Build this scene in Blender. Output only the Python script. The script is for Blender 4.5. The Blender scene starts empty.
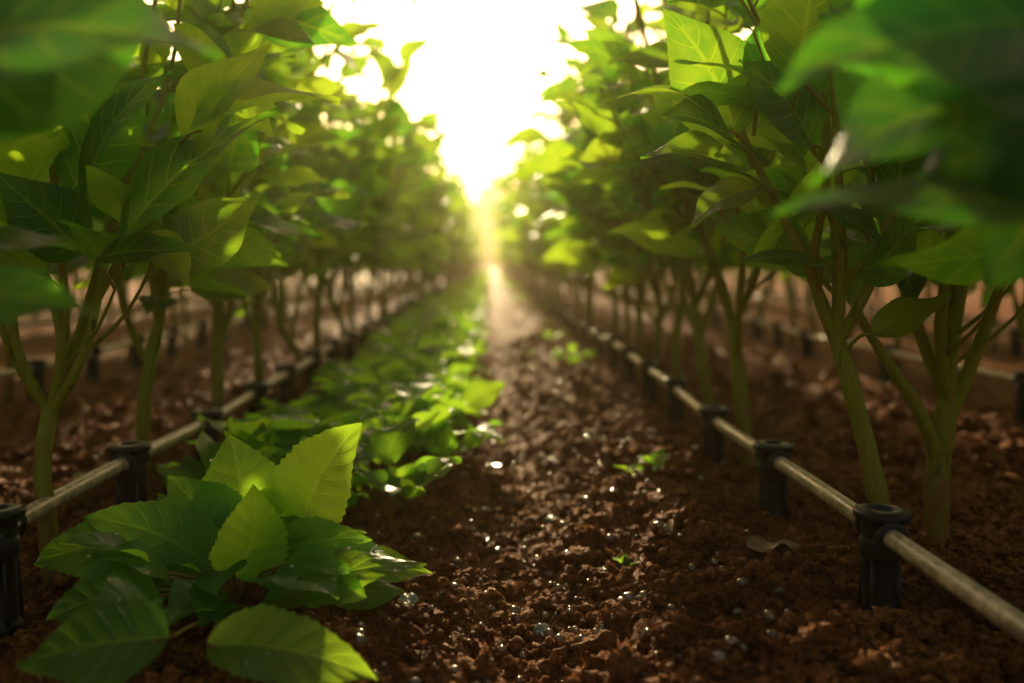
import bpy, bmesh, math, random
import numpy as np
from mathutils import Vector

SEED = 7
rng = np.random.default_rng(SEED)
scene = bpy.context.scene
COL = scene.collection

# ------------------------------------------------------------------ noise
_perm = np.random.default_rng(3).permutation(512).astype(np.int64)
_ang = np.random.default_rng(4).uniform(0, 2*np.pi, 512)
def _h(i, j):
    return _perm[(_perm[i & 511] + j) & 511]
def perlin(x, y):
    xi = np.floor(x).astype(np.int64); yi = np.floor(y).astype(np.int64)
    xf = x-xi; yf = y-yi
    u = xf*xf*xf*(xf*(xf*6-15)+10); v = yf*yf*yf*(yf*(yf*6-15)+10)
    def g(ii, jj, dx, dy):
        a = _ang[_h(ii, jj)]
        return np.cos(a)*dx+np.sin(a)*dy
    a = g(xi, yi, xf, yf); b = g(xi+1, yi, xf-1, yf)
    c = g(xi, yi+1, xf, yf-1); d = g(xi+1, yi+1, xf-1, yf-1)
    return (a*(1-u)+b*u)*(1-v)+(c*(1-u)+d*u)*v
def fbm(x, y, oct=4):
    s = 0; a = 1.0; f = 1.0
    for k in range(oct):
        s = s+a*perlin(x*f+17.3*k, y*f-9.1*k); a *= 0.5; f *= 2.03
    return s
def clodfield(x, y, cell):
    X = x/cell; Y = y/cell
    xi = np.floor(X).astype(np.int64); yi = np.floor(Y).astype(np.int64)
    out = np.zeros_like(X)
    for di in (-1, 0, 1):
        for dj in (-1, 0, 1):
            h = _h(xi+di, yi+dj); h2 = _perm[(h+91) & 511]; h3 = _perm[(h+177) & 511]
            px = xi+di+h/512.; py = yi+dj+h2/512.
            r = 0.25+0.55*(h3/512.)
            d2 = ((X-px)**2+(Y-py)**2)/(r*r)
            out = np.maximum(out, np.sqrt(np.clip(1-d2, 0, 1))*r)
    return out*cell

def ground_h(x, y):
    x = np.asarray(x, float); y = np.asarray(y, float)
    wob = 0.03*np.sin(y*1.3)+0.02*np.sin(y*3.1+1)
    c = x-0.03-wob*0.5
    prof = -0.034*np.exp(-(c/0.11)**2)+0.030*np.exp(-((c-0.27)/0.12)**2)+0.012*np.exp(-((c+0.27)/0.13)**2)
    rough = np.clip(0.45+np.abs(c)/0.25, 0.45, 1.0)
    fade = 1/(1+(np.maximum(y, 0)/14.0)**2)
    z = prof
    z = z+0.024*fbm(x*4.2, y*4.2, 3)*rough*fade
    z = z+0.012*fbm(x*13, y*13, 2)*rough*fade
    wx = x+0.010*perlin(x*55, y*55)+0.004*perlin(x*140, y*140); wy = y+0.010*perlin(x*55+9, y*55+4)+0.004*perlin(x*140+5, y*140)
    z = z+(0.46*clodfield(wx, wy, 0.06)+0.52*clodfield(wx+5, wy+3, 0.026))*rough*fade
    z = z+0.0030*fbm(x*90, y*90, 2)*fade
    return z

# ------------------------------------------------------------------ mesh builder
class MB:
    def __init__(s):
        s.v = []; s.f = []; s.uv = []; s.r = []; s.m = []; s.n = 0
    def add(s, v, f, uv, rnd, mat):
        s.v.append(v); s.f.append(f+s.n); s.uv.append(uv)
        s.r.append(np.full(len(v), rnd) if np.isscalar(rnd) else rnd)
        s.m.append(np.full(len(f), mat)); s.n += len(v)
    def mesh(s, name, mats, smooth=True):
        v = np.concatenate(s.v); f = np.concatenate(s.f); uv = np.concatenate(s.uv)
        r = np.concatenate(s.r); m = np.concatenate(s.m)
        return make_mesh(name, v, f, mats, uv, r, m, smooth)

def make_mesh(name, v, f, mats, uv=None, r=None, m=None, smooth=True):
    me = bpy.data.meshes.new(name)
    k = f.shape[1]
    me.vertices.add(len(v)); me.vertices.foreach_set("co", v.astype(np.float32).ravel())
    me.loops.add(len(f)*k); me.loops.foreach_set("vertex_index", f.astype(np.int32).ravel())
    me.polygons.add(len(f))
    me.polygons.foreach_set("loop_start", (np.arange(len(f))*k).astype(np.int32))
    try:
        me.polygons.foreach_set("loop_total", np.full(len(f), k, dtype=np.int32))
    except Exception:
        pass
    for mt in mats: me.materials.append(mt)
    if m is not None: me.polygons.foreach_set("material_index", m.astype(np.int32))
    me.update(calc_edges=True)
    if uv is not None:
        l = me.uv_layers.new(name="UVMap")
        l.data.foreach_set("uv", uv[f.ravel()].astype(np.float32).ravel())
    if r is not None:
        a = me.attributes.new("rnd", 'FLOAT', 'POINT'); a.data.foreach_set("value", r.astype(np.float32))
    me.validate()
    if smooth: me.shade_smooth()
    return me

def obj(name, me, parent=None, loc=(0, 0, 0)):
    o = bpy.data.objects.new(name, me); COL.objects.link(o); o.location = loc
    if parent: o.parent = parent
    return o

_gf = {}
def gridfaces(nl, nw):
    if (nl, nw) not in _gf:
        i, j = np.meshgrid(np.arange(nl), np.arange(nw), indexing='ij')
        a = (i*(nw+1)+j).ravel()
        _gf[(nl, nw)] = np.stack([a, a+1, a+nw+2, a+nw+1], 1)
    return _gf[(nl, nw)]

def norm(a):
    a = np.asarray(a, float); return a/(np.linalg.norm(a)+1e-9)

DEW = []; DEW_N = [0]
def add_leaf(mb, base, d, nrm, L, W, droop=0.6, fold=0.3, wave=0.06, nl=12, nw=6, serr=0.0, relief=0.0, rnd=None, mat=0, R=rng, veins=7, tip=0.45):
    d = norm(d); nrm = np.asarray(nrm, float); nrm = norm(nrm-d*np.dot(nrm, d)); side = np.cross(d, nrm)
    t = np.linspace(0, 1, nl+1); s = np.linspace(-1, 1, nw+1)
    th = -droop*(t**1.2)+droop*0.35
    cy = np.concatenate([[0], np.cumsum(np.cos((th[1:]+th[:-1])/2))])/nl*L
    cz = np.concatenate([[0], np.cumsum(np.sin((th[1:]+th[:-1])/2))])/nl*L
    sway = 0.05*L*R.normal()*np.sin(t*np.pi*0.9)+0.03*L*R.normal()*t*t
    w = (W/2)*np.sin(np.pi*np.clip(t, 0, 1)**0.70)**0.88*(1-tip*t**3.0)*1.05
    w = np.where(t >= 1, 0, w); w[0] = 0.02*W
    T, S = np.meshgrid(t, s, indexing='ij')
    Wd = np.repeat(w[:, None], nw+1, 1)
    if serr > 0:
        saw = (t*15) % 1.0
        Wd = Wd*(1+serr*(saw[:, None]-0.5)*(np.abs(S) > 0.95))
    f = fold*(1-0.5*T)
    ph = R.uniform(0, 6.28, 3)
    zoff = np.abs(S)*Wd*np.sin(f)
    zoff += wave*W*(np.abs(S)**2)*np.sin(T*R.uniform(7, 13)+ph[0]+(S > 0)*ph[1])
    zoff += -0.10*W*(S**2)*np.sin(T*3.1)*R.uniform(-0.3, 1)
    if relief > 0:
        k = (T-np.abs(S)*0.2)*veins
        zoff += relief*W*np.cos(2*np.pi*k+np.pi)*np.abs(S)*(1-np.abs(S))*2.5*np.sin(np.pi*T)**0.5
    lat = S*Wd*np.cos(f)
    tw = R.normal()*0.25*T
    lat2 = lat*np.cos(tw)-zoff*np.sin(tw); z2 = lat*np.sin(tw)+zoff*np.cos(tw)
    Y = cy[:, None]-np.sin(th)[:, None]*z2
    Z = cz[:, None]+np.cos(th)[:, None]*z2
    X = lat2+sway[:, None]
    P = base+X[..., None]*side+Y[..., None]*d+Z[..., None]*nrm
    if DEW_N[0]:
        q = np.random.default_rng(len(mb.v))
        for _ in range(DEW_N[0]):
            i = int(q.integers(1, nl)); j = int(q.integers(0, nw+1)); DEW.append(P[i, j]+np.array([0, 0, 0.0007]))
    uv = np.stack([(S+1)/2, T], -1).reshape(-1, 2)
    if rnd is None: rnd = R.uniform()
    mb.add(P.reshape(-1, 3), gridfaces(nl, nw), uv, rnd, mat)

def add_tube(mb, pts, rad, sides=8, mat=1, rnd=0.5, bump=0.0):
    pts = np.asarray(pts, float); n = len(pts)
    rad = np.broadcast_to(rad, n)
    tan = np.gradient(pts, axis=0); tan /= np.linalg.norm(tan, axis=1)[:, None]+1e-9
    ref = np.array([0, 1, 0.]) if abs(tan[0][1]) < 0.8 else np.array([1, 0, 0.])
    a = np.cross(tan, ref); a /= np.linalg.norm(a, axis=1)[:, None]+1e-9
    b = np.cross(tan, a)
    ang = np.linspace(0, 2*np.pi, sides+1)
    r = rad[:, None]*np.ones(sides+1)
    if bump:
        q = rng.normal(size=(n, sides+1))*bump; q[:, -1] = q[:, 0]; r = r*(1+q)
    P = pts[:, None]+r[..., None]*(np.cos(ang)[None, :, None]*a[:, None]+np.sin(ang)[None, :, None]*b[:, None])
    L = np.concatenate([[0], np.cumsum(np.linalg.norm(np.diff(pts, axis=0), axis=1))])
    uv = np.stack([np.repeat(np.linspace(0, 1, sides+1)[None], n, 0), np.repeat(L[:, None]*10, sides+1, 1)], -1)
    mb.add(P.reshape(-1, 3), gridfaces(n-1, sides), uv.reshape(-1, 2), rnd, mat)

def smoothpath(ctrl, n):
    c = np.asarray(ctrl, float); m = len(c)
    t = np.linspace(0, m-1, n); out = []
    for q in t:
        i = min(int(q), m-2); f = q-i
        p0 = c[max(i-1, 0)]; p1 = c[i]; p2 = c[i+1]; p3 = c[min(i+2, m-1)]
        out.append(0.5*((2*p1)+(-p0+p2)*f+(2*p0-5*p1+4*p2-p3)*f*f+(-p0+3*p1-3*p2+p3)*f**3))
    return np.array(out)

# ------------------------------------------------------------------ materials
class NT:
    def __init__(s, name):
        s.mat = bpy.data.materials.new(name); s.mat.use_nodes = True
        s.t = s.mat.node_tree; s.t.nodes.clear()
        s.out = s.t.nodes.new('ShaderNodeOutputMaterial')
    def n(s, typ, **kw):
        nd = s.t.nodes.new(typ)
        for k, v in kw.items():
            if k.startswith('_'): setattr(nd, k[1:], v)
            else: nd.inputs[k.replace('__', ' ')].default_value = v
        return nd
    def l(s, a, b): s.t.links.new(a, b)
    def math(s, op, a, b=None, c=None):
        nd = s.t.nodes.new('ShaderNodeMath'); nd.operation = op
        for i, q in enumerate((a, b, c)):
            if q is None: continue
            if isinstance(q, (int, float)): nd.inputs[i].default_value = q
            else: s.l(q, nd.inputs[i])
        return nd.outputs[0]
    def ss(s, val, lo, hi, a=0.0, b=1.0):
        nd = s.t.nodes.new('ShaderNodeMapRange'); nd.interpolation_type = 'SMOOTHSTEP'
        s.l(val, nd.inputs[0])
        for i, q in enumerate((lo, hi, a, b)): nd.inputs[i+1].default_value = q
        return nd.outputs[0]
    def mix(s, fac, a, b, mode='MIX'):
        nd = s.t.nodes.new('ShaderNodeMix'); nd.data_type = 'RGBA'; nd.blend_type = mode
        for sock, q in ((nd.inputs[0], fac), (nd.inputs[6], a), (nd.inputs[7], b)):
            if isinstance(q, (int, float)): sock.default_value = q
            elif isinstance(q, tuple): sock.default_value = (*q, 1)
            else: s.l(q, sock)
        return nd.outputs[2]

def leaf_material(name, dark, light, tdark, tlight, rough=0.32, tfac=0.5, veins=7.0, detailed=True):
    m = NT(name)
    at = m.n('ShaderNodeAttribute', _attribute_name='rnd')
    pr = m.n('ShaderNodeBsdfPrincipled', Roughness=rough); pr.inputs['Specular IOR Level'].default_value = 0.45
    tl = m.n('ShaderNodeBsdfTranslucent')
    if detailed:
        uv = m.n('ShaderNodeUVMap', _uv_map='UVMap'); sep = m.n('ShaderNodeSeparateXYZ'); m.l(uv.outputs[0], sep.inputs[0])
        u, v = sep.outputs[0], sep.outputs[1]
        a = m.math('MULTIPLY', m.math('ABSOLUTE', m.math('SUBTRACT', u, 0.5)), 2.0)
        mid = m.ss(a, 0.03, 0.09, 1, 0)
        k = m.math('MULTIPLY', m.math('SUBTRACT', v, m.math('MULTIPLY', a, 0.2)), veins)
        ds = m.math('ABSOLUTE', m.math('SUBTRACT', m.math('FRACT', k), 0.5))
        side = m.math('MULTIPLY', m.ss(ds, 0.02, 0.09, 1, 0), m.ss(a, 0.5, 1.0, 1, 0.2))
        k2 = m.math('ADD', m.math('MULTIPLY', v, veins*5.0), m.math('MULTIPLY', a, 9.0))
        fine = m.ss(m.math('ABSOLUTE', m.math('SUBTRACT', m.math('FRACT', k2), 0.5)), 0.03, 0.2, 0.25, 0)
        vein = m.math('MAXIMUM', m.math('MAXIMUM', mid, side), fine)
        geo = m.n('ShaderNodeNewGeometry')
        nz = m.n('ShaderNodeTexNoise', Scale=22.0, Detail=2.0, Roughness=0.6); m.l(geo.outputs['Position'], nz.inputs['Vector'])
        fac = m.math('ADD', at.outputs['Fac'], m.ss(nz.outputs[0], 0.3, 0.7, -0.2, 0.2))
        h = m.math('SUBTRACT', m.math('MULTIPLY', nz.outputs[0], 0.3), m.math('MULTIPLY', vein, 0.8))
        bp = m.n('ShaderNodeBump', Strength=0.5, Distance=0.002); m.l(h, bp.inputs['Height'])
        m.l(bp.outputs[0], pr.inputs['Normal']); m.l(bp.outputs[0], tl.inputs['Normal'])
    else:
        fac = at.outputs['Fac']; vein = None
    base = m.mix(fac, dark, light); tr = m.mix(fac, tdark, tlight)
    if vein is not None:
        base = m.mix(m.math('MULTIPLY', vein, 0.45), base, tuple(min(1, c*2.0+0.015) for c in light))
        tr = m.mix(m.math('MULTIPLY', vein, 0.5), tr, tuple(min(0.95, c*1.1) for c in tlight))
    m.l(base, pr.inputs['Base Color']); m.l(tr, tl.inputs['Color'])
    mx = m.n('ShaderNodeMixShader'); mx.inputs[0].default_value = tfac
    m.l(pr.outputs[0], mx.inputs[1]); m.l(tl.outputs[0], mx.inputs[2]); m.l(mx.outputs[0], m.out.inputs[0])
    return m.mat

LC = ((0.020, 0.085, 0.010), (0.055, 0.160, 0.012), (0.13, 0.50, 0.015), (0.66, 0.92, 0.030))
M_LEAF = leaf_material('crop_leaf', *LC, tfac=0.59)
M_LEAF_FAR = leaf_material('crop_leaf_far', *LC, tfac=0.65, detailed=False)
M_WEED = leaf_material('weed_leaf', (0.040, 0.14, 0.015), (0.08, 0.22, 0.018), (0.26, 0.70, 0.03), (0.60, 0.92, 0.04), rough=0.32, tfac=0.60, veins=8)

def stem_material():
    m = NT('crop_stem')
    geo = m.n('ShaderNodeNewGeometry')
    mp = m.n('ShaderNodeMapping'); mp.inputs['Scale'].default_value = (1, 1, 0.25); m.l(geo.outputs['Position'], mp.inputs[0])
    nz = m.n('ShaderNodeTexNoise', Scale=90.0, Detail=3.0); m.l(mp.outputs[0], nz.inputs['Vector'])
    sp = m.n('ShaderNodeSeparateXYZ'); m.l(geo.outputs['Position'], sp.inputs[0])
    hf = m.math('ADD', m.ss(sp.outputs[2], 0.02, 0.30), m.ss(nz.outputs[0], 0.3, 0.7, -0.3, 0.3))
    c = m.mix(hf, (0.24, 0.12, 0.020), (0.28, 0.31, 0.016))
    c = m.mix(m.ss(nz.outputs[0], 0.55, 0.75, 0, 0.7), c, (0.07, 0.042, 0.010))
    bp = m.n('ShaderNodeBump', Strength=0.9, Distance=0.003); m.l(nz.outputs[0], bp.inputs['Height'])
    pr = m.n('ShaderNodeBsdfPrincipled', Roughness=0.5); pr.inputs['Specular IOR Level'].default_value = 0.25
    m.l(c, pr.inputs['Base Color']); m.l(bp.outputs[0], pr.inputs['Normal']); m.l(pr.outputs[0], m.out.inputs[0])
    return m.mat
M_STEM = stem_material()

def soil_material(name, k=1.0):
    m = NT(name)
    geo = m.n('ShaderNodeNewGeometry')
    n1 = m.n('ShaderNodeTexNoise', Scale=7.0, Detail=3.0, Roughness=0.6); m.l(geo.outputs['Position'], n1.inputs['Vector'])
    n2 = m.n('ShaderNodeTexNoise', Scale=150.0, Detail=5.0, Roughness=0.75); m.l(geo.outputs['Position'], n2.inputs['Vector'])
    c = m.mix(m.ss(n1.outputs[0], 0.35, 0.65), (0.30*k, 0.090*k, 0.026*k), (0.52*k, 0.185*k, 0.055*k))
    c = m.mix(m.ss(n2.outputs[0], 0.37, 0.56), m.mix(0.75, c, (0.040, 0.013, 0.006)), c)
    c = m.mix(m.ss(n2.outputs[0], 0.60, 0.72, 0, 0.6), c, (0.72, 0.32, 0.11))
    bp = m.n('ShaderNodeBump', Strength=1.0, Distance=0.012); m.l(n2.outputs[0], bp.inputs['Height'])
    pr = m.n('ShaderNodeBsdfPrincipled', Roughness=0.50); pr.inputs['Specular IOR Level'].default_value = 0.30
    pr.inputs['Specular Tint'].default_value = (1, 0.50, 0.22, 1)
    m.l(c, pr.inputs['Base Color']); m.l(bp.outputs[0], pr.inputs['Normal'])
    df = m.n('ShaderNodeBsdfDiffuse'); m.l(c, df.inputs['Color']); m.l(bp.outputs[0], df.inputs['Normal'])
    mx = m.n('ShaderNodeMixShader'); m.l(m.ss(n2.outputs[0], 0.42, 0.6, 0.92, 0.40), mx.inputs[0])
    m.l(pr.outputs[0], mx.inputs[1]); m.l(df.outputs[0], mx.inputs[2])
    m.l(mx.outputs[0], m.out.inputs[0])
    return m.mat
M_SOIL = soil_material('moist_soil')
M_CLOD = soil_material('soil_clod', 1.0)

def simple(name, col, rough, spec=0.5, metal=0.0, nscale=60.0, var=0.3, bump=0.2, trans=0.0):
    m = NT(name)
    geo = m.n('ShaderNodeNewGeometry')
    nz = m.n('ShaderNodeTexNoise', Scale=nscale, Detail=4.0, Roughness=0.65); m.l(geo.outputs['Position'], nz.inputs['Vector'])
    c = m.mix(m.ss(nz.outputs[0], 0.35, 0.7), tuple(x*(1-var) for x in col), tuple(min(1, x*(1+var*0.4)) for x in col))
    bp = m.n('ShaderNodeBump', Strength=bump, Distance=0.002); m.l(nz.outputs[0], bp.inputs['Height'])
    pr = m.n('ShaderNodeBsdfPrincipled', Metallic=metal); pr.inputs['Specular IOR Level'].default_value = spec
    pr.inputs['Transmission Weight'].default_value = trans
    m.l(m.ss(nz.outputs[0], 0.3, 0.7, rough*0.8, min(1, rough*1.35)), pr.inputs['Roughness'])
    m.l(c, pr.inputs['Base Color']); m.l(bp.outputs[0], pr.inputs['Normal']); m.l(pr.outputs[0], m.out.inputs[0])
    return m.mat
M_PIPE = simple('dusty_tan_pipe', (0.60, 0.42, 0.24), 0.40, 0.5, 0.0, 45, 0.55, 0.25)
M_BLACK = simple('black_plastic', (0.012, 0.0112, 0.010), 0.42, 0.4, 0.0, 80, 0.5, 0.3)
M_PEB = simple('wet_pebble', (0.34, 0.19, 0.10), 0.14, 1.0, 0.0, 150, 0.6, 0.1)
M_GLASS = simple('clear_quartz', (0.75, 0.72, 0.65), 0.08, 0.6, 0.0, 150, 0.2, 0.1, 0.75)
M_DRY = simple('dry_leaf', (0.26, 0.15, 0.05), 0.6, 0.3, 0.0, 60, 0.4, 0.3)
M_DEW = simple('dew_water', (0.9, 0.9, 0.88), 0.09, 1.0, 0.0, 50, 0.02, 0.0, 0.8)

# ------------------------------------------------------------------ ground
xs = np.concatenate([np.arange(-0.95, 0.95, 0.0045)])
ext = [0.95]; st = 0.008
while ext[-1] < 220:
    ext.append(ext[-1]+st); st *= 1.035
ext = np.array(ext[1:]); xs = np.concatenate([-ext[::-1], xs, [0.95], ext])
ys = [0.9]
while ys[-1] < 260:
    ys.append(ys[-1]+max(0.0040, 0.0040*(ys[-1]/1.2)**1.35))
back = [0.88]; st = 0.03
while back[-1] > -60:
    back.append(back[-1]-st); st *= 1.12
ys = np.concatenate([np.array(back)[::-1], np.array(ys)])
YY, XX = np.meshgrid(ys, xs, indexing='ij')
ZZ = ground_h(XX, YY)
ZZ = np.where((np.abs(XX) > 12) | (YY > 60), ZZ*0.2, ZZ)
V = np.stack([XX, YY, ZZ], -1).reshape(-1, 3)
gm = make_mesh('ground', V, gridfaces(len(ys)-1, len(xs)-1), [M_SOIL])
obj('ground', gm)

# ------------------------------------------------------------------ clods / pebbles
def ico(sub):
    bm = bmesh.new(); bmesh.ops.create_icosphere(bm, subdivisions=sub, radius=1.0)
    v = np.array([q.co[:] for q in bm.verts]); f = np.array([[q.index for q in t.verts] for t in bm.faces]); bm.free()
    return v, f
from mathutils import noise as mn
def rock_templates(sub, n, amp):
    v, f = ico(sub); out = []
    for i in range(n):
        r = np.array([1+amp*mn.noise(Vector(p*1.3+i*7.1))+amp*0.8*mn.noise(Vector(p*3.1+i*3.3))+amp*0.6*mn.noise(Vector(p*7.+i)) for p in v])
        out.append(v*r[:, None])
    return out, f
def rotm(R):
    q = R.normal(size=4); q /= np.linalg.norm(q); w, x, y, z = q
    return np.array([[1-2*(y*y+z*z), 2*(x*y-z*w), 2*(x*z+y*w)], [2*(x*y+z*w), 1-2*(x*x+z*z), 2*(y*z-x*w)], [2*(x*z-y*w), 2*(y*z+x*w), 1-2*(x*x+y*y)]])
def scatter_rocks(name, n, size_fn, pos_fn, mat, sub, amp, sink=0.3, flat=0.75, smooth=False):
    T, f = rock_templates(sub, 14, amp); Vs = []; Fs = []; off = 0
    P = np.array([pos_fn() for _ in range(n)]); Z = ground_h(P[:, 0], P[:, 1])
    for i in range(n):
        s = size_fn(P[i]); t = T[rng.integers(14)]@rotm(rng).T*s*rng.uniform(0.7, 1.15, 3)
        t[:, 2] *= flat
        Vs.append(t+np.array([P[i, 0], P[i, 1], Z[i]+s*(flat-sink*1.4)*0.6])); Fs.append(f+off); off += len(t)
    me = make_mesh(name, np.concatenate(Vs), np.concatenate(Fs), [mat], smooth=smooth)
    return obj(name, me)
def pos_near():
    while True:
        y = 0.92*math.exp(rng.uniform(0, 1.8)); x = rng.uniform(-1.1, 1.1)*min(1.0, 0.45+y*0.28)*1.2
        if abs(x-0.03) > 0.09 or rng.uniform() < 0.7: return (x, y)
scatter_rocks('soil_clods', 26000, lambda p: 0.0026+0.0085*rng.uniform()**2.6, pos_near, M_CLOD, 2, 0.95, sink=0.1, smooth=False)
scatter_rocks('soil_lumps', 1900, lambda p: 0.008+0.015*rng.uniform()**2, pos_near, M_CLOD, 3, 1.1, sink=0.1, smooth=False)
def pos_lane():
    y = 1.0*math.exp(rng.uniform(0, 2.1)); return (rng.normal(0.10, 0.16), y)
scatter_rocks('wet_pebbles', 2000, lambda p: 0.0016+0.0075*rng.uniform()**3, pos_lane, M_PEB, 3, 0.15, sink=-0.5, flat=0.8, smooth=True)

# ------------------------------------------------------------------ plants
def perp_normal(d, up=(0, 0, 1), tilt=0.3, R=rng):
    return norm(np.asarray(up, float)+R.normal(size=3)*tilt)

def leaves_on(mb, path, R, t0, count, Lr, lod, keep=None, zmin=0.38, outw=None):
    nl, nw, rel = lod
    n = len(path); ang = R.uniform(0, 6.28)
    for i in range(count):
        t = t0+(1-t0)*(i+R.uniform(0, 0.8))/count
        q = min(t, 0.999)*(n-1); k = int(q); p = path[k]*(1-(q-k))+path[min(k+1, n-1)]*(q-k)
        if p[2] < zmin: continue
        ang += 2.4+R.normal()*0.3
        h = np.array([math.cos(ang), math.sin(ang), 0])
        if outw is not None: h = norm(h+outw*0.55)
        el = R.uniform(-0.3, 1.1) + (0.7 if t > 0.92 else 0)
        d = norm(h+np.array([0, 0, el]))
        pl = R.uniform(0.025, 0.06)
        L = R.uniform(*Lr)*(1.08-0.45*t*t); W = L*R.uniform(0.42, 0.58)
        b = p+d*pl+np.array([0, 0, 0.008])
        if keep is not None and not (keep(b) and keep(b+d*L) and keep(b+d*L*0.5)): continue
        add_tube(mb, [p, p+d*pl*0.5+np.array([0, 0, 0.006]), b, b+d*L*0.06], [0.0022, 0.0018, 0.0016, 0.001], 5, 1)
        add_leaf(mb, b, d, perp_normal(d, tilt=0.55, R=R), L, W, droop=R.uniform(0.2, 1.4), fold=R.uniform(0.1, 0.6),
                 wave=R.uniform(0.03, 0.10), nl=nl, nw=nw, relief=rel, R=R)

def gen_plant(R, H=1.5, lod=(9, 4, 0.02), keep=None, base=(0, 0, 0), trunk=None, Lr=(0.14, 0.23), nb=5, rs=1.0, perb=10, sides=8, RR=(0.10, 0.27), nsub=3, subl=4, low=True):
    mb = MB(); base = np.asarray(base, float)
    fz = R.uniform(0.25, 0.35)
    if trunk is None:
        trunk = [base+np.array([0, 0, -0.03]), base+np.array([R.normal()*0.012, R.normal()*0.012, fz*0.5]), base+np.array([R.normal()*0.02, R.normal()*0.02, fz])]
    tp = smoothpath(trunk, 12)
    tr = np.linspace(0.0155, 0.0115, 12)*rs; tr[0] *= 1.35; tr[1] *= 1.12; tr[5] *= 1.1; tr[9] *= 1.08
    add_tube(mb, tp, tr, max(sides, 8), 1, bump=0.035)
    a0 = R.uniform(0, 6.28)
    for b in range(nb):
        a = a0+b*6.283/nb+R.normal()*0.25
        o = np.array([math.cos(a), math.sin(a), 0])
        Rr = R.uniform(*RR); hh = (H-fz)*R.uniform(0.62, 1.0)
        st = tp[-1] if (b % 2 == 0 or not low) else tp[-4]
        ctrl = [st-np.array([0, 0, 0.01])]
        for t in (0.12, 0.35, 0.65, 1.0):
            ctrl.append(st+o*Rr*(t**0.75)+np.array([0, 0, hh*t])+R.normal(size=3)*0.02*np.array([1, 1, 0]))
        path = smoothpath(ctrl, 14)
        add_tube(mb, path, np.linspace(0.0085, 0.0022, 14)*rs, max(5, sides-2), 1, bump=0.02)
        leaves_on(mb, path, R, 0.06, perb, Lr, lod, keep, outw=o)
        for sb in range(nsub):
            k = int(R.integers(2, 11)); p0 = path[k]; a2 = a+R.normal()*0.9
            o2 = np.array([math.cos(a2), math.sin(a2), 0]); ln = R.uniform(0.15, 0.28)
            sp = smoothpath([p0, p0+o2*ln*0.4+np.array([0, 0, ln*0.35]), p0+o2*ln*0.7+np.array([0, 0, ln*0.9])], 7)
            add_tube(mb, sp, np.linspace(0.004, 0.0015, 7), 5, 1)
            leaves_on(mb, sp, R, 0.25, subl, Lr, lod, keep, outw=o2)
    return mb

MATS = [M_LEAF, M_STEM]
mid_variants = [gen_plant(np.random.default_rng(100+i), H=1.42+0.08*(i % 3), lod=(8, 4, 0.02)).mesh('crop_plant_mesh', MATS) for i in range(7)]
far_variants = [gen_plant(np.random.default_rng(200+i), H=1.42+0.08*(i % 3), lod=(4, 2, 0.0), perb=8, sides=5).mesh('far_plant_mesh', [M_LEAF_FAR, M_STEM]) for i in range(5)]

def gz(x, y): return float(ground_h(np.array([x]), np.array([y]))[0])

rows = [(-0.62, 1.80, 46), (0.565, 2.02, 46), (-1.50, 1.3, 40), (1.52, 1.5, 40), (-2.42, 1.4, 18), (2.42, 1.6, 18), (-3.35, 1.5, 18), (3.35, 1.7, 18)]
for ri, (rx, y0, yend) in enumerate(rows):
    par = bpy.data.objects.new('distant_crop_row', None); COL.objects.link(par)
    y = y0; i = 0
    while y < yend:
        jx = rng.normal()*0.02; s = rng.uniform(0.92, 1.08)
        near = (ri < 2 and y < 7) or (ri < 4 and y < 3.5)
        if near:
            o = obj('crop_plant', mid_variants[int(rng.integers(7))])
        else:
            o = obj('plant', far_variants[int(rng.integers(5))], par)
        if ri == 1: s *= 1.08
        o.location = (rx+jx, y, gz(rx+jx, y)-0.0 if y < 12 else 0)
        o.rotation_euler = (rng.normal()*0.04, rng.normal()*0.04, rng.uniform(0, 6.28)); o.scale = (s, s, s*rng.uniform(0.93, 1.05))
        y += 0.45+rng.normal()*0.025; i += 1

# --- near plants with individually shaped stems and leaves
HL = (18, 8, 0.03)
def keep_near(p):
    x, y, z = p
    if y < 0.62: return False
    if y < 1.25 and abs(x) < 0.36: return False
    if y < 1.75 and abs(x) < 0.22: return False
    if y < 1.3 and z < 0.42: return False
    return True

def hero_leaf(mb, b, t, W, nrm, droop=0.5, fold=0.3, petiole_from=None, lod=HL, mat=0, serr=0.05, rnd=None, tip=0.45):
    b = np.array(b, float); t = np.array(t, float); d = t-b; L = np.linalg.norm(d)*1.04
    if petiole_from is not None:
        p = np.array(petiole_from, float)
        add_tube(mb, smoothpath([p, (p+b)/2+np.array([0, 0, 0.008]), b, b+norm(d)*L*0.1], 8), np.linspace(0.0032, 0.0014, 8), 6, 1)
    add_leaf(mb, b, d, nrm, L, W, droop=droop, fold=fold, wave=0.045, nl=lod[0]+10, nw=lod[1], serr=serr, relief=lod[2], mat=mat, rnd=rnd, tip=tip)

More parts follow.
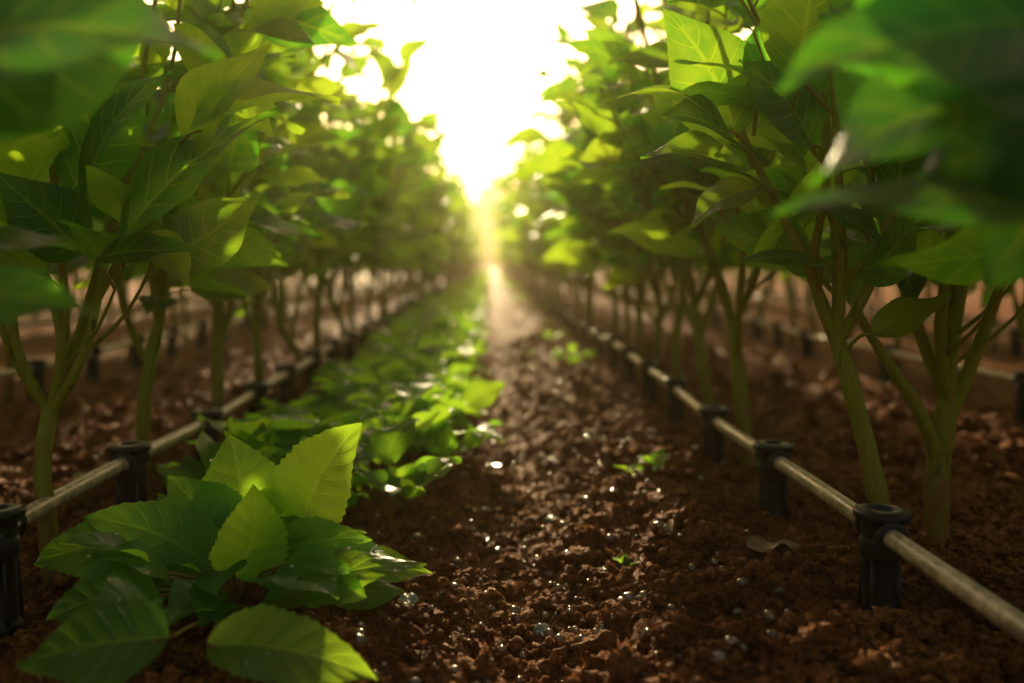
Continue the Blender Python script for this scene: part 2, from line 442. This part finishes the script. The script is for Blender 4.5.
# right hero plant
DEW_N[0] = 1
mb = gen_plant(np.random.default_rng(11), H=1.35, lod=(12, 6, 0.03), keep=keep_near, base=(0.53, 1.34, 0), nb=4, perb=10, rs=1.0, nsub=2, low=False,
               trunk=[(0.535, 1.34, -0.03), (0.528, 1.34, 0.10), (0.505, 1.35, 0.22), (0.474, 1.36, 0.345)])
br = smoothpath([(0.474, 1.36, 0.34), (0.43, 1.36, 0.45), (0.385, 1.36, 0.54), (0.35, 1.37, 0.62), (0.30, 1.38, 0.78)], 16)
add_tube(mb, br, np.linspace(0.009, 0.003, 16), 8, 1)
hero_leaf(mb, (0.312, 1.35, 0.629), (0.160, 1.33, 0.680), 0.085, (0.1, -0.5, 1), 0.9, 0.45, (0.36, 1.37, 0.60), rnd=.8)
hero_leaf(mb, (0.339, 1.33, 0.565), (0.200, 1.30, 0.598), 0.10, (0.1, -0.6, 1), 1.0, 0.4, (0.40, 1.36, 0.52), rnd=.4)
hero_leaf(mb, (0.352, 1.30, 0.545), (0.258, 1.27, 0.498), 0.075, (-0.3, -0.7, 1), 0.6, 0.3, (0.40, 1.36, 0.52), rnd=.6)
hero_leaf(mb, (0.440, 1.32, 0.440), (0.325, 1.27, 0.452), 0.06, (0.1, -0.5, 1), 0.6, 0.3, (0.45, 1.36, 0.40), rnd=.1)
hero_leaf(mb, (0.505, 1.31, 0.352), (0.595, 1.29, 0.405), 0.062, (-0.4, -0.8, 0.8), 0.5, 0.25, (0.485, 1.35, 0.33), rnd=1.)
hero_leaf(mb, (0.339, 1.37, 0.620), (0.240, 1.36, 0.790), 0.13, (-0.7, -0.8, 0.4), 0.5, 0.3, (0.35, 1.37, 0.60), rnd=.4)
hero_leaf(mb, (0.36, 1.33, 0.66), (0.46, 1.30, 0.80), 0.12, (0.4, -0.8, 0.6), 0.5, 0.3, (0.36, 1.36, 0.62), rnd=.1)
hero_leaf(mb, (0.33, 1.33, 0.60), (0.225, 1.28, 0.645), 0.10, (0.3, -0.6, 1), 0.9, 0.35, (0.36, 1.36, 0.58), rnd=.2)
hero_leaf(mb, (0.42, 1.30, 0.60), (0.32, 1.24, 0.70), 0.12, (-0.4, -0.8, 0.8), 0.7, 0.35, (0.45, 1.33, 0.58), rnd=.1)
hero_leaf(mb, (0.43, 1.30, 0.52), (0.50, 1.24, 0.47), 0.07, (0.3, -0.6, 0.8), 0.6, 0.3, (0.46, 1.34, 0.50), rnd=.2)
obj('crop_plant', mb.mesh('crop_plant_mesh', MATS))

# second right plant, thick forked green stem
mb = gen_plant(np.random.default_rng(12), H=1.45, lod=(10, 4, 0.03), keep=keep_near, base=(0.685, 1.53, 0), nb=4, perb=11, rs=1.4, low=False,
               trunk=[(0.69, 1.53, -0.03), (0.685, 1.53, 0.05), (0.690, 1.53, 0.14), (0.705, 1.53, 0.24)])
for c in ([(0.69, 1.53, 0.14), (0.655, 1.52, 0.22), (0.60, 1.51, 0.30), (0.545, 1.5, 0.40), (0.50, 1.5, 0.62)],
          [(0.70, 1.53, 0.2), (0.75, 1.52, 0.33), (0.79, 1.5, 0.5), (0.82, 1.5, 0.8)]):
    p = smoothpath(c, 14); add_tube(mb, p, np.linspace(0.013, 0.004, 14), 8, 1)
    leaves_on(mb, p, np.random.default_rng(5), 0.5, 6, (0.13, 0.19), (10, 4, 0.03), keep_near)
obj('crop_plant', mb.mesh('crop_plant_mesh', MATS))
DEW_N[0] = 0

# right, closest plant (mostly outside the frame, its leaves reach in, out of focus)
mb = gen_plant(np.random.default_rng(13), H=1.3, lod=(10, 4, 0.02), keep=keep_near, base=(0.62, 0.86, 0), nb=6, perb=9, rs=0.9, nsub=3)
for b, t, W, n in [((0.345, 0.60, 0.545), (0.195, 0.60, 0.505), 0.12, (0.1, -0.6, 1)),
                   ((0.345, 0.58, 0.590), (0.175, 0.60, 0.570), 0.15, (0.0, -0.9, 0.8)),
                   ((0.350, 0.62, 0.480), (0.185, 0.63, 0.490), 0.085, (0.1, -0.6, 1)),
                   ((0.330, 0.66, 0.58), (0.23, 0.64, 0.66), 0.15, (-0.3, -0.8, 0.5)),
                   ((0.40, 0.66, 0.54), (0.31, 0.62, 0.44), 0.12, (0.2, -0.7, 0.5)),
                   ((0.40, 0.66, 0.54), (0.28, 0.64, 0.51), 0.14, (0.2, -0.7, 0.5)),
                   ((0.42, 0.72, 0.56), (0.28, 0.74, 0.62), 0.15, (0.0, -0.9, 0.4)),
                   ((0.44, 0.92, 0.56), (0.33, 0.95, 0.70), 0.15, (-0.1, -0.9, 0.3)),
                   ((0.40, 0.80, 0.58), (0.28, 0.84, 0.66), 0.14, (-0.2, -0.9, 0.3))]:
    hero_leaf(mb, b, t, W, n, 0.6, 0.2, (0.47, 0.78, b[2]-0.02), lod=(10, 6, 0.02), rnd=-0.2)
add_tube(mb, smoothpath([(0.62, 0.86, 0.22), (0.53, 0.82, 0.36), (0.47, 0.78, 0.50), (0.45, 0.76, 0.62)], 12), np.linspace(0.009, 0.003, 12), 7, 1)
obj('crop_plant', mb.mesh('crop_plant_mesh', MATS))

# left hero plant
DEW_N[0] = 1
mb = gen_plant(np.random.default_rng(21), H=1.3, lod=(12, 6, 0.03), keep=keep_near, base=(-0.585, 1.33, 0), nb=5, perb=8, rs=0.95, nsub=2, low=False,
               trunk=[(-0.583, 1.33, -0.03), (-0.590, 1.33, 0.09), (-0.598, 1.33, 0.17), (-0.592, 1.34, 0.25)])
for c in ([(-0.592, 1.34, 0.24), (-0.56, 1.35, 0.34), (-0.50, 1.36, 0.46), (-0.43, 1.38, 0.55), (-0.37, 1.39, 0.66)],
          [(-0.592, 1.34, 0.24), (-0.64, 1.33, 0.33), (-0.70, 1.32, 0.5)]):
    add_tube(mb, smoothpath(c, 14), np.linspace(0.0085, 0.003, 14), 8, 1)
hero_leaf(mb, (-0.365, 1.20, 0.600), (-0.185, 1.18, 0.650), 0.13, (-0.3, -0.6, 0.9), 0.7, 0.35, (-0.45, 1.34, 0.54), rnd=0.9)
hero_leaf(mb, (-0.455, 1.22, 0.470), (-0.265, 1.18, 0.630), 0.13, (-0.6, -0.8, 0.5), 0.5, 0.35, (-0.50, 1.36, 0.44), rnd=0.1)
hero_leaf(mb, (-0.424, 1.24, 0.485), (-0.372, 1.22, 0.420), 0.055, (0.5, -0.7, 0.6), 0.4, 0.2, (-0.49, 1.35, 0.475), rnd=0.9)
hero_leaf(mb, (-0.37, 1.22, 0.580), (-0.270, 1.20, 0.710), 0.12, (-0.6, -0.8, 0.3), 0.5, 0.3, (-0.46, 1.36, 0.53), rnd=0.8)
hero_leaf(mb, (-0.52, 1.28, 0.53), (-0.40, 1.20, 0.68), 0.12, (-0.5, -0.8, 0.5), 0.6, 0.3, (-0.56, 1.34, 0.52), rnd=0.1)
hero_leaf(mb, (-0.53, 1.30, 0.46), (-0.60, 1.22, 0.56), 0.10, (0.3, -0.8, 0.5), 0.6, 0.3, (-0.56, 1.34, 0.46), rnd=0.1)
hero_leaf(mb, (-0.49, 1.24, 0.45), (-0.36, 1.20, 0.47), 0.075, (-0.2, -0.7, 0.9), 0.9, 0.3, (-0.51, 1.35, 0.45), rnd=0.0)
obj('crop_plant', mb.mesh('crop_plant_mesh', MATS))
DEW_N[0] = 0

# left closest plant
mb = gen_plant(np.random.default_rng(23), H=1.3, lod=(10, 4, 0.02), keep=keep_near, base=(-0.63, 0.88, 0), nb=6, perb=8, rs=0.9, nsub=3)
for b, t, W, n in [((-0.345, 0.62, 0.585), (-0.175, 0.63, 0.590), 0.15, (0.0, -0.8, 0.8)),
                   ((-0.39, 0.64, 0.415), (-0.255, 0.64, 0.425), 0.065, (0, -0.6, 0.8)),
                   ((-0.38, 0.68, 0.62), (-0.29, 0.66, 0.54), 0.13, (0, -0.9, 0.6)),
                   ((-0.40, 0.72, 0.58), (-0.26, 0.74, 0.63), 0.14, (0.2, -0.9, 0.4))]:
    hero_leaf(mb, b, t, W, n, 0.6, 0.2, (-0.47, 0.78, b[2]-0.02), lod=(10, 6, 0.02), rnd=-0.2)
add_tube(mb, smoothpath([(-0.63, 0.88, 0.22), (-0.54, 0.82, 0.34), (-0.47, 0.78, 0.48), (-0.46, 0.76, 0.62)], 12), np.linspace(0.009, 0.003, 12), 7, 1)
obj('crop_plant', mb.mesh('crop_plant_mesh', MATS))

# ------------------------------------------------------------------ foreground weed
DEW_N[0] = 2
WM = [M_WEED, M_STEM]
mb = MB(); root = np.array([-0.31, 1.22, 0.01])
WL = (24, 10, 0.035)
specs = [((-0.248, 1.30, 0.10), (-0.170, 1.28, 0.235), 0.115, (-0.3, -1, 0.35), .35, .28, 1.0),
         ((-0.327, 1.34, 0.08), (-0.350, 1.33, 0.212), 0.125, (0.1, -1, 0.5), .4, .3, 0.5),
         ((-0.308, 1.20, 0.066), (-0.285, 1.18, 0.180), 0.088, (0.3, -1, 0.4), .3, .3, 0.9),
         ((-0.427, 1.25, 0.10), (-0.563, 1.22, 0.082), 0.09, (-0.1, -0.7, 0.8), .8, .3, 0.3),
         ((-0.333, 1.24, 0.057), (-0.485, 1.20, 0.142), 0.098, (0.2, -0.8, 0.8), .6, .3, 0.5),
         ((-0.385, 1.15, 0.07), (-0.497, 1.12, 0.045), 0.088, (0, -0.6, 0.8), .6, .3, 0.2),
         ((-0.264, 1.15, 0.045), (-0.080, 1.13, 0.105), 0.070, (-0.2, -0.5, 1), .7, .3, 0.8),
         ((-0.283, 1.25, 0.076), (-0.150, 1.22, 0.115), 0.062, (-0.2, -0.6, 1), .7, .35, 0.5),
         ((-0.205, 1.24, 0.057), (-0.073, 1.25, 0.065), 0.060, (0, -0.5, 1), .9, .3, 0.6),
         ((-0.310, 0.96, 0.085), (-0.442, 0.93, 0.080), 0.105, (0, -0.6, 1), .7, .25, 0.3),
         ((-0.275, 0.97, 0.075), (-0.110, 0.95, 0.060), 0.080, (0.1, -0.7, 1), .7, .3, 0.9),
         ((-0.33, 1.28, 0.08), (-0.42, 1.30, 0.165), 0.09, (0.4, -0.8, 0.6), .5, .3, 0.4),
         ((-0.27, 1.33, 0.08), (-0.26, 1.38, 0.18), 0.09, (-0.1, -0.8, 0.6), .5, .3, 0.6)]
for b, t, W, n, dr, fo, r in specs:
    hero_leaf(mb, b, t, W, n, dr, fo, root+rng.normal(size=3)*np.array([.015, .015, 0]), lod=WL, serr=0.14, rnd=r, tip=0.2)
for i in range(40):
    a = i*2.4; rr = rng.uniform(0.03, 0.13); h = rng.uniform(0.02, 0.09)
    o = np.array([math.cos(a), math.sin(a), 0]); b = root+o*rr+np.array([0, 0, h])
    d = norm(o+np.array([0, 0, rng.uniform(0.0, 0.6)])); L = rng.uniform(0.07, 0.11)
    add_tube(mb, smoothpath([root, root+o*rr*0.4+np.array([0, 0, h*0.7]), b, b+d*0.01], 6), np.linspace(0.0028, 0.0014, 6), 6, 1)
    add_leaf(mb, b, d, norm(np.array([0, -0.3, 1])+rng.normal(size=3)*0.25), L, L*rng.uniform(0.6, 0.75), rng.uniform(0.5, 1.1), 0.3, 0.05, 22, 8, serr=0.12, relief=0.035, rnd=rng.uniform(0, 0.8), tip=0.2)
obj('broadleaf_weed', mb.mesh('broadleaf_weed_mesh', WM))

# ------------------------------------------------------------------ ground cover strip
mb = MB()
def rosette(x, y, s, n, lod):
    z = gz(x, y); r0 = np.array([x, y, z])
    DEW_N[0] = 1 if (y < 9 and rng.uniform() < 0.5) else 0
    a = rng.uniform(0, 6.28)
    for i in range(n):
        a += 2.4+rng.normal()*0.2; o = np.array([math.cos(a), math.sin(a), 0]); e = rng.uniform(0.1, 1.3)*(1-i/n*0.3)
        rr = rng.uniform(0.015, 0.045)*s; b = r0+o*rr+np.array([0, 0, rng.uniform(0.02, 0.07)*s])
        add_tube(mb, [r0, (r0+b)/2+np.array([0, 0, 0.01*s]), b], [0.002*s, 0.0017*s, 0.001*s], 4, 1)
        L = rng.uniform(0.06, 0.11)*s
        add_leaf(mb, b, norm(o+np.array([0, 0, e])), norm(np.array([0, 0, 1])+rng.normal(size=3)*0.3), L, L*rng.uniform(0.6, 0.8),
                 rng.uniform(0.4, 1.4), rng.uniform(0.1, 0.45), 0.06, lod[0], lod[1], serr=0.08 if lod[0] > 8 else 0, relief=0.03 if lod[0] > 8 else 0, rnd=rng.uniform(0.2, 1.0), tip=0.25)
y = 1.62
while y < 40:
    w = 4 if y < 10 else 3
    for k in range(w):
        x = rng.uniform(-0.50, -0.10)
        rosette(x, y+rng.uniform(0, 0.1), rng.uniform(0.8, 1.35), int(rng.integers(7, 11)), (14, 6) if y < 3 else ((7, 4) if y < 8 else (4, 2)))
    y += 0.11 if y < 6 else 0.16*(1+y*0.03)
for k in range(50):
    yy = 3.5+rng.uniform()**0.8*25; rosette(rng.normal(0.33, 0.06), yy, rng.uniform(0.35, 0.8), 5, (6, 2))
for x, yy, s in ((0.29, 1.88, 0.5), (0.31, 1.91, 0.35), (0.19, 1.43, 0.22), (0.29, 3.6, 0.6), (0.16, 4.3, 0.4)):
    rosette(x, yy, s, 5, (10, 4))
obj('ground_cover_weeds', mb.mesh('ground_cover_mesh', WM))
DEW_N[0] = 0

# dew drops resting on the leaves
sv, sf = ico(2); Vs = []; Fs = []
for i, p in enumerate(DEW):
    r = rng.uniform(0.0009, 0.0021); Vs.append(sv*np.array([r, r, r*0.75])+p); Fs.append(sf+len(sv)*i)
obj('dew_drops', make_mesh('dew_mesh', np.concatenate(Vs), np.concatenate(Fs), [M_DEW]))

# dry leaf, quartz chips
mb = MB()
for x, yy in ((0.36, 1.40), (-0.80, 1.9), (0.1, 2.2)):
    add_leaf(mb, np.array([x, yy, gz(x, yy)+0.012]), (1, 0.2, 0.05), (0.1, -0.1, 1), 0.09, 0.045, 0.5, 0.3, 0.12, 14, 6)
obj('dry_fallen_leaves', mb.mesh('dry_leaf_mesh', [M_DRY, M_STEM]))
cp = [(-0.126, 1.30), (0.066, 1.27), (-0.10, 1.22), (0.11, 1.75), (0.02, 2.3)]; ci = [0]
def pos_q():
    p = cp[ci[0] % 5]; ci[0] += 1; return p
scatter_rocks('quartz_pebbles', 5, lambda p: 0.014, pos_q, M_GLASS, 3, 0.35, sink=-0.3, flat=0.45, smooth=True)

# ------------------------------------------------------------------ irrigation pipes and stakes
def lathe(profile, seg=28, axis='z'):
    pr = np.array(profile); ang = np.linspace(0, 2*np.pi, seg+1)
    P = np.stack([pr[:, 0][:, None]*np.cos(ang), pr[:, 0][:, None]*np.sin(ang), np.repeat(pr[:, 1][:, None], seg+1, 1)], -1)
    if axis == 'y': P = P[..., [0, 2, 1]]
    return P.reshape(-1, 3), gridfaces(len(pr)-1, seg)
def edge_prof(pts, b=0.0012):
    out = []
    for i, p in enumerate(pts):
        p = np.array(p, float)
        if i in (0, len(pts)-1): out.append(p); continue
        a = np.array(pts[i-1], float); c = np.array(pts[i+1], float)
        out.append(p+norm(a-p)*min(b, np.linalg.norm(a-p)*0.4)); out.append(p+norm(c-p)*min(b, np.linalg.norm(c-p)*0.4))
    return out
def stake_mesh(h=0.12):
    mb = MB()
    pf = edge_prof([(0.0005, -0.12), (0.006, -0.10), (0.014, -0.03), (0.025, 0.0), (0.027, 0.006), (0.0215, 0.012), (0.0205, h-0.035), (0.025, h-0.030), (0.026, h-0.012),
                    (0.0235, h-0.008), (0.0235, h+0.012), (0.033, h+0.015), (0.034, h+0.024), (0.024, h+0.027), (0.014, h+0.027), (0.0130, h+0.018), (0.0005, h+0.017)])
    v, f = lathe(pf); mb.add(v, f, v[:, :2], 0.5, 0)
    pf = edge_prof([(0.0125, -0.040), (0.0195, -0.040), (0.0195, -0.031), (0.0165, -0.029), (0.0165, 0.029), (0.0195, 0.031), (0.0195, 0.040), (0.0125, 0.040)])
    v, f = lathe(pf, 24, 'y'); v = v+np.array([0, 0, h]); mb.add(v, f[:, ::-1], v[:, :2], 0.5, 0)
    for k in range(4):
        a = k*math.pi/2+math.pi/4; c, s = math.cos(a), math.sin(a)
        q = []
        for zz, r in ((0.008, 0.028), (h-0.034, 0.0245)):
            for rr in (0.012, r):
                for o in (-0.0014, 0.0014): q.append((c*rr-s*o, s*rr+c*o, zz))
        q = np.array(q); fc = np.array([[0, 1, 3, 2], [4, 6, 7, 5], [2, 3, 7, 6], [0, 2, 6, 4], [1, 5, 7, 3]])
        mb.add(q, fc, q[:, :2], 0.5, 0)
    return mb.mesh('stake_mesh', [M_BLACK])
SM = stake_mesh()
def pipe_run(x0, y_list, yend, hh=0.12):
    yy = np.arange(-1.5, yend, 0.15)
    zz = hh+0.004*np.sin(yy*2.1+x0)+0.003*np.sin(yy*5.3)
    xx = x0+0.006*np.sin(yy*1.7+x0*3)
    mb = MB(); add_tube(mb, np.stack([xx, yy, zz], 1), 0.0115, 20, 0)
    obj('irrigation_pipe', mb.mesh('pipe_mesh', [M_PIPE]))
    for y in y_list:
        o = obj('pipe_support_stake', SM)
        o.location = (x0+0.006*math.sin(y*1.7+x0*3), y, 0.004*math.sin(y*2.1+x0)+0.003*math.sin(y*5.3)); o.rotation_euler = (rng.normal()*0.015, rng.normal()*0.02, rng.normal()*0.02)
pipe_run(0.477, [0.76]+[1.215+0.445*i+0.01*math.sin(i*3) for i in range(26)], 46)
pipe_run(-0.592, [0.74]+[1.20+0.43*i+0.01*math.sin(i*3) for i in range(26)], 46)
pipe_run(-1.42, [1.3+0.45*i for i in range(12)], 46)
pipe_run(1.42, [1.3+0.45*i for i in range(12)], 46)
pipe_run(-2.35, [1.3+0.45*i for i in range(8)], 30)
pipe_run(2.35, [1.3+0.45*i for i in range(8)], 30)

# ------------------------------------------------------------------ distant tree line
R = np.random.default_rng(55); n = 8000
tx = R.uniform(-60, 60, n); top = 5.4+1.4*np.sin(tx*0.23)+0.9*np.sin(tx*0.71+1)+0.5*np.sin(tx*1.9)
tz = top*R.uniform(0, 1, n)**0.8; ty = 80+R.normal(size=n)*2.0
c = np.stack([tx, ty, tz], 1); q = np.array([[-1, -.6, 0], [1, -.5, .2], [.8, .6, 0], [-.9, .5, .3]])
Vq = np.concatenate([c[i]+(q@rotm(R).T)*R.uniform(0.35, 0.8) for i in range(n)]); Fq = np.arange(4*n).reshape(-1, 4)
obj('distant_tree_line', make_mesh('tree_line_mesh', Vq, Fq, [simple('tree_foliage', (0.10, 0.14, 0.08), 0.8, 0.1)], smooth=False))

# ------------------------------------------------------------------ thin morning haze (real volume filling the field)
hz = bpy.data.materials.new('morning_haze'); hz.use_nodes = True; t = hz.node_tree; t.nodes.clear()
o = t.nodes.new('ShaderNodeOutputMaterial'); vs = t.nodes.new('ShaderNodeVolumeScatter')
vs.inputs['Density'].default_value = 0.0055; vs.inputs['Anisotropy'].default_value = 0.74; vs.inputs['Color'].default_value = (1.0, 0.80, 0.48, 1)
t.links.new(vs.outputs[0], o.inputs['Volume'])
bm = bmesh.new(); bmesh.ops.create_cube(bm, size=1.0); me = bpy.data.meshes.new('haze'); bm.to_mesh(me); bm.free(); me.materials.append(hz)
h = obj('morning_haze', me, loc=(0, 34, 3.0)); h.scale = (60, 74, 8)

# ------------------------------------------------------------------ light
EL, AZ = math.radians(18.0), math.radians(-3.0)
sd = Vector((math.sin(AZ)*math.cos(EL), math.cos(AZ)*math.cos(EL), math.sin(EL)))
w = bpy.data.worlds.new("World"); scene.world = w; w.use_nodes = True
nt = w.node_tree; bg = nt.nodes['Background']; sky = nt.nodes.new('ShaderNodeTexSky'); sky.sky_type = 'NISHITA'
sky.sun_disc = False; sky.sun_elevation = EL; sky.sun_rotation = AZ % (2*math.pi); sky.dust_density = 6.0; sky.air_density = 1.2; sky.ozone_density = 0.8
mul = nt.nodes.new('ShaderNodeMix'); mul.data_type = 'RGBA'; mul.blend_type = 'MULTIPLY'; mul.inputs[0].default_value = 1.0
mul.inputs[7].default_value = (1.0, 0.88, 0.72, 1)
nt.links.new(sky.outputs[0], mul.inputs[6]); nt.links.new(mul.outputs[2], bg.inputs['Color']); bg.inputs['Strength'].default_value = 0.145
sl = bpy.data.lights.new('sun', 'SUN'); sl.energy = 5.0; sl.angle = math.radians(0.5); sl.color = (1.0, 0.79, 0.43)
so = bpy.data.objects.new('sun', sl); COL.objects.link(so); so.rotation_euler = sd.to_track_quat('Z', 'Y').to_euler()

# ------------------------------------------------------------------ camera
cam = bpy.data.cameras.new('camera'); co = bpy.data.objects.new('camera', cam); COL.objects.link(co)
co.location = (0, 0, 0.45); co.rotation_euler = (math.radians(90), 0, 0)
cam.lens = 35; cam.sensor_width = 36; cam.shift_x = 0.0215; cam.shift_y = -0.0796
cam.clip_start = 0.02; cam.clip_end = 1000
cam.dof.use_dof = True; cam.dof.focus_distance = 1.27; cam.dof.aperture_fstop = 2.1
scene.camera = co
scene.view_settings.view_transform = 'Standard'; scene.view_settings.look = 'None'; scene.view_settings.exposure = 0
